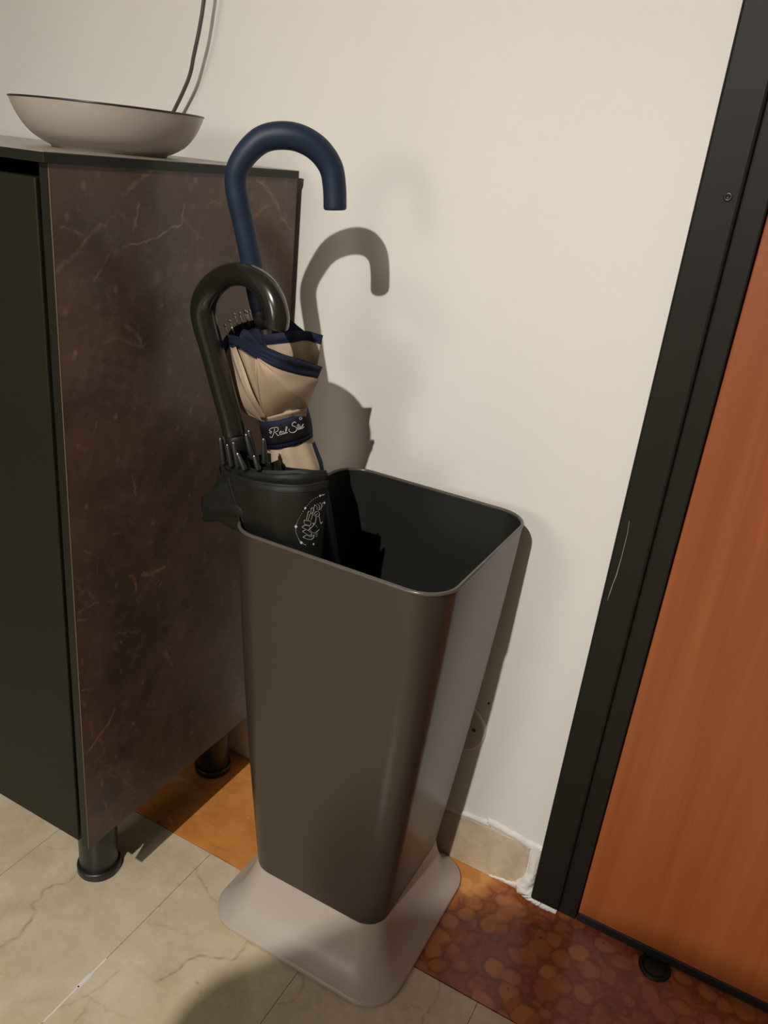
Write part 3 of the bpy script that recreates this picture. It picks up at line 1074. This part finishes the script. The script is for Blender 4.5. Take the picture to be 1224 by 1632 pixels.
# the gathered hems behind, ring round the shaft
back = sheet('canopy_fold', [
    [(362, 535, -.226), (371, 523, -.214), (386, 515, -.203), (405, 510, -.193), (428, 507, -.186), (450, 504, -.183), (465, 511, -.184), (478, 522, -.188), (487, 531, -.194)],
    [(366, 545, -.226), (376, 536, -.212), (390, 529, -.202), (408, 524, -.192), (428, 522, -.186), (448, 520, -.183), (462, 525, -.184), (475, 534, -.187), (485, 541, -.193)],
    [(374, 562, -.226), (384, 556, -.212), (396, 552, -.202), (412, 549, -.192), (430, 548, -.186), (446, 547, -.184), (460, 550, -.185), (472, 556, -.188), (482, 560, -.193)],
    [(400, 628, -.222), (408, 626, -.206), (418, 624, -.196), (428, 622, -.190), (440, 620, -.186), (454, 620, -.184), (466, 621, -.186), (478, 622, -.190), (486, 624, -.197)],
    [(418, 672, -.222), (424, 672, -.208), (432, 670, -.196), (442, 668, -.188), (452, 665, -.184), (464, 662, -.182), (474, 659, -.186), (483, 656, -.194), (488, 653, -.203)],
], 64, 34, [m_beige, m_navy], u1, hem=.42, wr=.0022, seed=14)
# gathered cloth ring filling the mouth
ring = []
for k in range(96):
    a = 2 * math.pi * k / 96
    rr_ = .030 + .004 * math.sin(9 * a) + .003 * math.sin(17 * a + 1)
    z_ = .824 + .004 * math.sin(7 * a + 2) - .012 * math.cos(a)
    for q, (rs, dz) in enumerate(((1.0, -.030), (.98, -.008), (.86, 0), (.66, -.004), (.45, -.012), (.24, -.024))):
        ring.append(ax1(z_ + dz) + rs * rr_ * (1 + .08 * math.sin(11 * a + q)) * (math.cos(a) * U1 + math.sin(a) * W1))
F = []
for k in range(96):
    for q in range(5):
        k2 = (k + 1) % 96
        F.append((k * 6 + q, k2 * 6 + q, k2 * 6 + q + 1, k * 6 + q + 1))
mesh_obj('gathered_hem', ring, F, m_navy, u1)
# rib tips
for (u, v, du, dv, y) in ((358.5, 519, 6, 17, -.235), (366, 512, 6, 16, -.228), (373, 501, 5, 14, -.219), (382, 499.5, 4, 15, -.213), (390, 496, 4, 15, -.206), (393, 498, 4, 15, -.206), (397.5, 495.5, 4, 16, -.199), (410, 491.5, 3, 18, -.194)):
    P0, P1 = at(u, v, y), at(u + du * 1.5, v + dv * 1.5, y + .001)
    rb = tube('rib_tip', [P0, P1], .0007, m_steel, u1, 8)
    V_, F_ = lathe_data([(.0002, -.0018), (.0013, -.0013), (.0018, 0), (.0013, .0013), (.0002, .0018)], tuple(P0), 10)
    mesh_obj('bead', V_, F_, m_steel, rb)
# strap with label
def ring_band(c0, c1, Ua, Wa, r0, r1, nseg=48, thick=.0012, n=6, bulge=0.0006):
    V, F = [], []
    prof_ = []
    for i in range(n + 1):
        t_ = i / n
        prof_.append((t_, lin(r0, r1, t_) + thick + bulge * math.sin(math.pi * t_)))
    prof_ = [(0, r0 - .0005)] + prof_ + [(1, r1 - .0005)]
    for t_, r in prof_:
        c = lin(c0, c1, t_)
        for k in range(nseg):
            a = 2 * math.pi * k / nseg
            V.append(c + r * (math.cos(a) * Ua + math.sin(a) * Wa * .93))
    m = len(prof_)
    for i in range(m - 1):
        for k in range(nseg):
            k2 = (k + 1) % nseg
            F.append((i * nseg + k, i * nseg + k2, (i + 1) * nseg + k2, (i + 1) * nseg + k))
    return V, F


sc0, sc1 = ax1(.7385), ax1(.7055)
UT = U1 + .09 * AX
v, f = ring_band(sc0, sc1, UT, W1, .0296, .0292)
strap = mesh_obj('strap', v, f, m_navy, u1)
v, f = ring_band(lin(sc0, sc1, .16), lin(sc0, sc1, .84), UT, W1, .0300, .0297, thick=.0013)
tag_ = mesh_obj('label_band', v, f, m_label, strap)
bv1 = bvh_of([strap, tag_])
X0, Y0, K_ = 400, 640, 120 / 1224
def T(*pts): return [(X0 + x * K_, Y0 + y * K_) for x, y in pts]
txt = [
    (T((300, 500), (325, 515), (335, 490), (310, 480), (300, 460), (330, 435), (370, 425), (420, 420), (445, 440), (435, 475), (395, 500), (410, 520), (435, 550), (462, 545)), .00036),
    (T((385, 440), (375, 500), (355, 560), (340, 582), (310, 575)), .00042),
    (T((470, 515), (492, 500), (488, 482), (468, 495), (472, 530), (495, 540), (510, 520)), .00034),
    (T((535, 485), (512, 490), (508, 520), (525, 528), (540, 500), (542, 522), (556, 520)), .00034),
    (T((556, 520), (575, 470), (590, 420), (574, 412), (566, 450), (570, 512), (598, 498)), .00036),
    (T((735, 350), (715, 332), (680, 350), (668, 385), (700, 400), (742, 425), (738, 470), (700, 500), (650, 502), (615, 470), (625, 445)), .00042),
    (T((770, 365), (765, 410), (768, 455), (785, 450)), .00038),
    (T((745, 392), (800, 378)), .0003),
    (T((808, 400), (790, 405), (790, 442), (805, 445), (815, 405), (818, 442), (828, 440)), .00036),
    (T((832, 388), (836, 440)), .00034), (T((834, 405), (845, 372), (858, 378)), .00034), (T((850, 430), (862, 405)), .0003),
    (T((790, 265), (795, 290), (818, 290), (826, 265), (808, 250), (790, 265)), .00026),
]
strokes('lettering', txt, bv1, m_print, tag_)

# ---- black umbrella
B0, B1 = at(323, 500, -.270), at(395, 745, -.250)
BX = (B0 - B1) / np.linalg.norm(B0 - B1)
ax2 = lambda z: B0 + BX * (z - B0[2]) / BX[2]
u2 = thing('umbrella', 'black umbrella with a glossy black crook handle and a white printed crest', 'umbrella', tuple(ax2(.10)))
hp = [((441, 520), .0122, -.294), ((442, 505), .0122, -.294), ((436, 480), .0121, -.293), ((423, 458), .0120, -.291), ((404, 443), .0119, -.288), ((383, 437), .0118, -.284), ((361, 440), .0120, -.280),
      ((341, 454), .0130, -.275), ((328, 474), .0138, -.271), ((324, 497), .0141, -.269), ((329, 525), .0139, -.268)]
hpts = np.array([np.append(at(u, v, y), r) for (u, v), r, y in hp] + [np.append(at(u, v, y), .0133) for (u, v, y) in ((338, 558, -.2655), (348, 595, -.2625), (358, 632, -.2595), (367, 664, -.257), (373, 690, -.255))])
hs = cr1(hpts, 110)
tube('handle', hs[:, :3], hs[:, 3], m_gloss, u2, 24, round_end=.003)
tube('shaft', [at(372, 688, -.255), ax2(.60), ax2(.35), ax2(.112)], .0065, m_black, u2, 12)
tube('collar', [at(373, 690, -.255), at(376, 700, -.2545), at(383, 728, -.253)], [.0118, .0108, .0098], m_black, u2, 16)
for (u, v, du, dv, y) in ((357, 696, 5, 34, -.262), (351.5, 702, 5, 36, -.268), (363, 712, 6, 30, -.276), (372.5, 709, 7, 34, -.280), (380, 726, 10, 22, -.284), (393, 696, 9, 34, -.262), (397, 690, 9, 40, -.256), (420, 703, 2, 34, -.272), (406, 730, 6, 18, -.279)):
    P0, P1 = at(u, v, y), at(u + du, v + dv, y)
    rb = tube('rib_tip', [P0, P1], [.0028, .0034], m_black, u2, 12, round_end=.0012)
    d = (P0 - P1) / np.linalg.norm(P0 - P1)
    tube('bead', [P0 + d * .0010, P0 + d * .0026], [.0015, .0012], m_steel, rb, 8, round_end=.0004)
U2 = np.array([1.0, 0, 0]) - BX * BX[0]
U2 /= np.linalg.norm(U2)
W2 = np.cross(BX, U2)


def rbody2(z, a):
    return np.interp(z, [.10, .14, .30, .48, .60, .66, .70], [.006, .011, .020, .023, .0245, .028, .030])


v, f, mi = pleated(np.linspace(.69, .12, 50), rbody2, 64, lambda z, a: 0, lambda z: ax2(z) + np.array([.013, .000, 0]) * np.clip((z - .3) / .3, 0, 1), U2, W2, .07, 8, 18)
mesh_obj('rolled_canopy', v, f, m_black_fab, u2)
bf = sheet('canopy_fold', [
    [(356, 750, -.272), (372, 756, -.288), (398, 764, -.298), (437, 770, -.298), (482, 772, -.284), (523, 766, -.256)],
    [(360, 765, -.273), (376, 772, -.290), (404, 778, -.301), (441, 784, -.301), (485, 785, -.286), (522, 777, -.257)],
    [(366, 790, -.273), (384, 800, -.290), (412, 806, -.300), (446, 810, -.299), (487, 809, -.284), (519, 800, -.257)],
    [(376, 822, -.272), (394, 832, -.286), (422, 838, -.293), (454, 841, -.292), (488, 840, -.280), (517, 828, -.257)],
    [(388, 850, -.268), (408, 865, -.278), (436, 876, -.282), (464, 882, -.281), (490, 880, -.273), (515, 862, -.255)],
    [(400, 890, -.262), (422, 905, -.268), (448, 918, -.270), (472, 925, -.269), (494, 922, -.264), (512, 905, -.250)],
    [(425, 965, -.246), (440, 975, -.250), (460, 985, -.251), (480, 990, -.250), (496, 985, -.247), (510, 970, -.240)],
], 56, 48, [m_black_fab, m_black_fab], u2, wr=.0014, seed=21)
# stacked hems above it
for j, (dv, dy, sd) in enumerate(((-6, .012, 31), (-12, .024, 32))):
    sheet('canopy_fold', [
        [(352, 744 + dv * .6, -.268 + dy * .4), (372, 750 + dv, -.284 + dy), (400, 757 + dv, -.294 + dy), (440, 762 + dv, -.296 + dy), (482, 763 + dv * 1.2, -.283 + dy), (521 - j, 762 + dv * 1.0, -.254 + dy * .6)],
        [(354, 756 + dv * .6, -.269 + dy * .4), (373, 763 + dv, -.286 + dy), (402, 770 + dv, -.296 + dy), (441, 775 + dv, -.297 + dy), (484, 776 + dv * 1.2, -.284 + dy), (520 - j, 775 + dv * 1.0, -.254 + dy * .6)],
        [(362, 786, -.266 + dy * .4), (384, 800, -.280 + dy), (412, 810, -.286 + dy), (446, 812, -.286 + dy), (486, 812, -.276 + dy), (517, 808, -.252 + dy * .6)],
        [(384, 840, -.262 + dy * .4), (404, 850, -.272 + dy), (430, 862, -.274 + dy), (460, 868, -.273 + dy), (488, 866, -.266 + dy), (513, 850, -.248 + dy * .6)],
    ], 46, 22, [m_black_fab, m_black_fab], u2, wr=.0022, seed=sd)
# back of the canopy
sheet('canopy_fold', [
    [(350, 742, -.266), (358, 736, -.252), (376, 732, -.240), (404, 732, -.232), (436, 738, -.228), (458, 744, -.230), (492, 749, -.236), (521, 753, -.246)],
    [(352, 760, -.266), (362, 756, -.250), (380, 752, -.238), (408, 752, -.230), (438, 756, -.226), (462, 760, -.228), (494, 764, -.234), (520, 768, -.246)],
    [(380, 830, -.264), (390, 828, -.246), (404, 826, -.234), (426, 826, -.226), (450, 826, -.222), (472, 828, -.224), (496, 830, -.232), (514, 832, -.246)],
    [(410, 900, -.258), (418, 900, -.240), (428, 900, -.230), (444, 900, -.222), (460, 900, -.218), (476, 900, -.222), (494, 900, -.230), (510, 898, -.244)],
], 60, 26, [m_black_fab, m_black_fab], u2, wr=.002, seed=41)
# rolled lobe hanging over the left rim
lobe_prof = []
for (cu, cv, ru, rv, y, ry) in ((322, 806, 3, 16, -.250, .012), (328, 806, 5, 20, -.252, .016), (342, 803, 7, 24, -.256, .020), (358, 800, 9, 28, -.260, .022), (376, 802, 11, 32, -.264, .020), (396, 812, 11, 34, -.266, .014)):
    r_ = []
    for k in range(28):
        a = 2 * math.pi * k / 28
        w_ = 1 + .20 * math.sin(3 * a + cu * .05) + .14 * math.sin(5 * a)
        r_.append(at(cu + ru * .5 * math.cos(a), cv + rv * math.sin(a) * w_, y - ry * math.cos(a) * w_))
    lobe_prof.append(r_)
LP = np.array(lobe_prof)
LP = np.array([cr1(LP[:, k], 22) for k in range(28)]).transpose(1, 0, 2)
v, f = loft([list(r_) for r_ in LP])
lb = mesh_obj('canopy_fold', v, f, m_black_fab, u2)
sheet('canopy_fold', [
    [(352, 738, -.262), (360, 748, -.272), (370, 758, -.282)],
    [(346, 762, -.258), (358, 778, -.272), (374, 790, -.284)],
    [(338, 782, -.254), (356, 806, -.274), (382, 826, -.284)],
    [(330, 800, -.252), (352, 832, -.270), (392, 852, -.276)],
], 16, 24, [m_black_fab, m_black_fab], u2, wr=.0012, seed=51)
# crest print
bv2 = bvh_of([bf])
X0, Y0, K_ = 420, 730, 160 / 1224
crest = [
    (T((560, 870), (600, 830), (630, 790), (640, 720), (615, 690), (640, 655), (675, 660), (680, 700), (650, 715), (640, 690), (660, 680)), .00042),
    (T((565, 845), (575, 890), (620, 915), (660, 890), (680, 870)), .00042),
    (T((680, 720), (690, 770), (700, 800), (722, 775)), .00042),
    (T((580, 760), (600, 680), (580, 670), (560, 700), (545, 760)), .00036),
    (T((565, 660), (550, 650), (530, 720), (525, 760)), .00042),
    (T((500, 760), (540, 765), (575, 775), (570, 820), (510, 810), (495, 780), (500, 750)), .00042),
    (T((470, 840), (510, 820), (555, 830), (565, 860), (540, 880), (510, 865), (470, 845)), .00042),
    (T((475, 895), (520, 875), (560, 895), (590, 925), (560, 945), (520, 925), (475, 895)), .00042),
    (T((480, 965), (530, 940), (570, 960), (620, 940), (590, 990), (540, 990), (480, 965)), .00042),
    (T((575, 620), (600, 605), (610, 640), (590, 690)), .00042), (T((580, 620), (580, 660), (600, 680)), .00036),
    (T((625, 570), (650, 590), (655, 630)), .00042), (T((625, 575), (615, 620), (625, 650)), .00036),
    (T((655, 560), (680, 580), (680, 620)), .00036), (T((685, 545), (705, 570), (700, 620)), .00036), (T((670, 640), (690, 620), (705, 640)), .00036),
    (T((715, 545), (720, 600)), .0003), (T((640, 930), (660, 925)), .0005), (T((640, 955), (655, 950)), .0004), (T((640, 820), (655, 850)), .0003),
]
strokes('hem_piping', [([(366, 764), (388, 772), (410, 779), (449, 784.5), (494, 783), (520, 777)], .0008), ([(364, 757), (390, 766), (437, 774), (483, 775), (521, 769)], .0007),
                      ([(364, 762), (372, 790), (386, 826), (397, 856)], .0011)], bv2, m_black_fab, bf)
cr_o = strokes('crest_print', crest, bv2, m_print2, bf)
dots = []
arc1 = cr1(T((740, 443), (690, 460), (590, 515), (510, 610), (440, 720), (400, 810), (392, 850), (400, 920), (430, 990), (460, 1030), (520, 1062)), 90)
for i, (u, v) in enumerate(arc1):
    if i % 2 == 0:
        p = on_surface(bv2, u, v)
        q = on_surface(bv2, u + .25, v + .35)
        if p is not None and q is not None:
            dots.append(tube_data([p, q], .00033, 5))
for (x, y, s) in ((690, 460, 1), (510, 610, 1), (395, 836, 1.25), (461, 1032, 1.2), (741, 545, 1), (610, 1050, .9), (605, 798, .7), (700, 795, .7)):
    (u, v), = T((x, y))
    ps = [on_surface(bv2, u + a, v + b) for a, b in ((0, -2.3 * s), (1.9 * s, 0), (0, 2.3 * s), (-1.9 * s, 0))]
    if all(p is not None for p in ps):
        C_, dd = ray(u, v)
        dd = dd / np.linalg.norm(dd) * .0006
        dots.append((list(ps) + [p + dd for p in ps], [(0, 1, 2, 3), (7, 6, 5, 4), (0, 4, 5, 1), (1, 5, 6, 2), (2, 6, 7, 3), (3, 7, 4, 0)]))
mesh_obj('crest_ring', *merge(dots), m_print, bf, smooth=False)

# ------------------------------------------------------------------ lamp that lights the room (behind the camera)
lamp = thing('spot_lamp', 'black can spotlight on a rod from the ceiling behind the camera', 'lamp', tuple(LAMP))
lx, ly, lz = LAMP
# reflector spot: the light sits in the mouth of a small can that points down at the corner
aim = (SPOT_AIM - LAMP).normalized()
ld = bpy.data.lights.new('spot', 'SPOT')
ld.energy = SPOT_WATTS
ld.color = (1.0, .955, .885)
ld.spot_size = math.radians(94)
ld.spot_blend = 1.0
ld.shadow_soft_size = .012
lo = bpy.data.objects.new('spot', ld)
COL.objects.link(lo)
lo.parent = lamp
lo.rotation_euler = aim.to_track_quat('-Z', 'Y').to_euler()


def along(prof):
    q = aim.to_track_quat('Z', 'Y')
    v, f = lathe_data(prof, (0, 0, 0), 32)
    return [tuple(LAMP + q @ Vector(p)) for p in v], f


mesh_obj('bulb', *along([(.002, -.030), (.022, -.030), (.030, -.018), (.002, -.016)]), m_bulb, lamp)
mesh_obj('can', *along([(.038, -.016), (.041, -.016), (.041, -.10), (.030, -.115), (.002, -.118), (.002, -.114), (.028, -.11), (.038, -.097)]), m_black, lamp)
tube('rod', [tuple(LAMP - aim * .06), (lx, ly - .05, lz + .12), (lx, ly - .05, ZC - .02)], .006, m_black, lamp, 10)
v, f = lathe_data([(.045, -.001), (.045, -.012), (.030, -.024), (.004, -.026)], (lx, ly - .05, ZC), 28)
mesh_obj('ceiling_rose', v, f, m_black, lamp)

# added glowing globe, out of view, as fill for the wall shadows
l2 = thing('fill_globe', 'added glowing globe for fill light, out of view behind the camera', 'lamp', tuple(FILL_POS))
m_fill = bpy.data.materials.new('fill_glow')
m_fill.use_nodes = True
nt = m_fill.node_tree
nt.nodes.clear()
em = nt.nodes.new('ShaderNodeEmission')
em.inputs[0].default_value = (1.0, .945, .87, 1)
em.inputs[1].default_value = FILL_STRENGTH
ou = nt.nodes.new('ShaderNodeOutputMaterial')
nt.links.new(em.outputs[0], ou.inputs[0])
v, f = lathe_data([(.42 * math.sin(a) + .0005, -.42 * math.cos(a)) for a in np.linspace(.05, math.pi - .12, 20)], tuple(FILL_POS), 40)
mesh_obj('glow_shell', v, f, m_fill, l2)
tube('cord', [(FILL_POS[0], FILL_POS[1], FILL_POS[2] + .414), (FILL_POS[0], FILL_POS[1], ZC)], .004, m_black, l2, 8)

# ------------------------------------------------------------------ the photographer, whose shadow falls on the floor
ph = thing('person', 'person in dark clothes holding up a phone, only the shadow on the floor is seen', 'person', (.72, -1.44, 0))


def skin_obj(name, joints, edges, mat, parent, sub=2, root=0):
    me = bpy.data.meshes.new(name)
    off = wloc(parent)
    me.from_pydata([Vector(j[0]) - off for j in joints], edges, [])
    me.materials.append(mat)
    o = bpy.data.objects.new(name, me)
    COL.objects.link(o)
    o.parent = parent
    m = o.modifiers.new('skin', 'SKIN')
    m.use_smooth_shade = True
    sv = me.skin_vertices[0].data if me.skin_vertices else None
    if sv is None:
        bm = bmesh.new()
        bm.from_mesh(me)
        bm.verts.layers.skin.verify()
        bm.to_mesh(me)
        bm.free()
        sv = me.skin_vertices[0].data
    for i, j in enumerate(joints):
        r = j[1]
        sv[i].radius = r if isinstance(r, tuple) else (r, r)
        sv[i].use_root = (i == root)
    s = o.modifiers.new('sub', 'SUBSURF')
    s.levels = s.render_levels = sub
    return o


J = [((.72, -1.46, .80), (.13, .10)), ((.71, -1.43, .98), (.125, .09)), ((.69, -1.38, 1.16), (.135, .09)), ((.68, -1.33, 1.30), (.12, .08)), ((.675, -1.29, 1.38), .05), ((.672, -1.26, 1.43), .05),
     ((.67, -1.24, 1.49), (.072, .085)), ((.67, -1.235, 1.56), (.075, .088)), ((.67, -1.24, 1.605), .05),
     ((.52, -1.30, 1.315), .058), ((.440, -1.25, 1.242), .047), ((.335, -1.20, 1.05), .040), ((.46, -1.11, 1.02), .033), ((.585, -1.06, 1.02), .026),
     ((.83, -1.33, 1.28), .055), ((.92, -1.28, 1.12), .045), ((.93, -1.21, 1.00), .040), ((.82, -1.11, .99), .033), ((.735, -1.055, 1.005), .026),
     ((.64, -1.48, .74), .085), ((.62, -1.43, .43), .062), ((.61, -1.48, .10), .042), ((.61, -1.47, .045), .040), ((.61, -1.35, .035), .034),
     ((.80, -1.48, .74), .085), ((.82, -1.43, .43), .062), ((.83, -1.48, .10), .042), ((.83, -1.47, .045), .040), ((.83, -1.35, .035), .034)]
E_ = [(0, 1), (1, 2), (2, 3), (3, 4), (4, 5), (5, 6), (6, 7), (7, 8), (3, 9), (9, 10), (10, 11), (11, 12), (12, 13), (3, 14), (14, 15), (15, 16), (16, 17), (17, 18),
      (0, 19), (19, 20), (20, 21), (21, 22), (22, 23), (0, 24), (24, 25), (25, 26), (26, 27), (27, 28)]
skin_obj('body', J, E_, m_shirt, ph)
for sx, wx, wy, wz in ((-1, .585, -1.06, 1.02), (1, .735, -1.055, 1.005)):
    hj = [((wx, wy, wz), (.024, .018)), ((wx - sx * .018, wy + .020, wz + .004), (.030, .014)), ((wx - sx * .034, wy + .036, wz + .006), (.026, .012))]
    he = [(0, 1), (1, 2)]
    for q in range(4):
        zb = wz + .032 - q * .018
        b_ = len(hj)
        hj += [((wx - sx * .040, wy + .042, zb), .0085), ((wx - sx * .050, wy + .060, zb + .002), .008), ((wx - sx * (.062 + .004 * (q % 2)), wy + .050, zb + .001), .007)]
        he += [(2, b_), (b_, b_ + 1), (b_ + 1, b_ + 2)]
    b_ = len(hj)
    hj += [((wx - sx * .022, wy + .012, wz + .026), .010), ((wx - sx * .040, wy + .012, wz + .036), .009)]
    he += [(1, b_), (b_, b_ + 1)]
    skin_obj('hand', hj, he, m_skin, ph, 1)
v, f = lathe_data([(.03, -.02), (.078, .0), (.086, .04), (.080, .085), (.05, .115), (.002, .125)], (.67, -1.258, 1.515), 24)
mesh_obj('hair', v, f, m_hair, ph)
phone = box('phone', .648 - .079, .648 + .079, -1.006, -.998, .955, 1.030, m_phone, None, .002)
phone['label'] = 'black smartphone held level in both hands behind the camera position'
phone['category'] = 'phone'
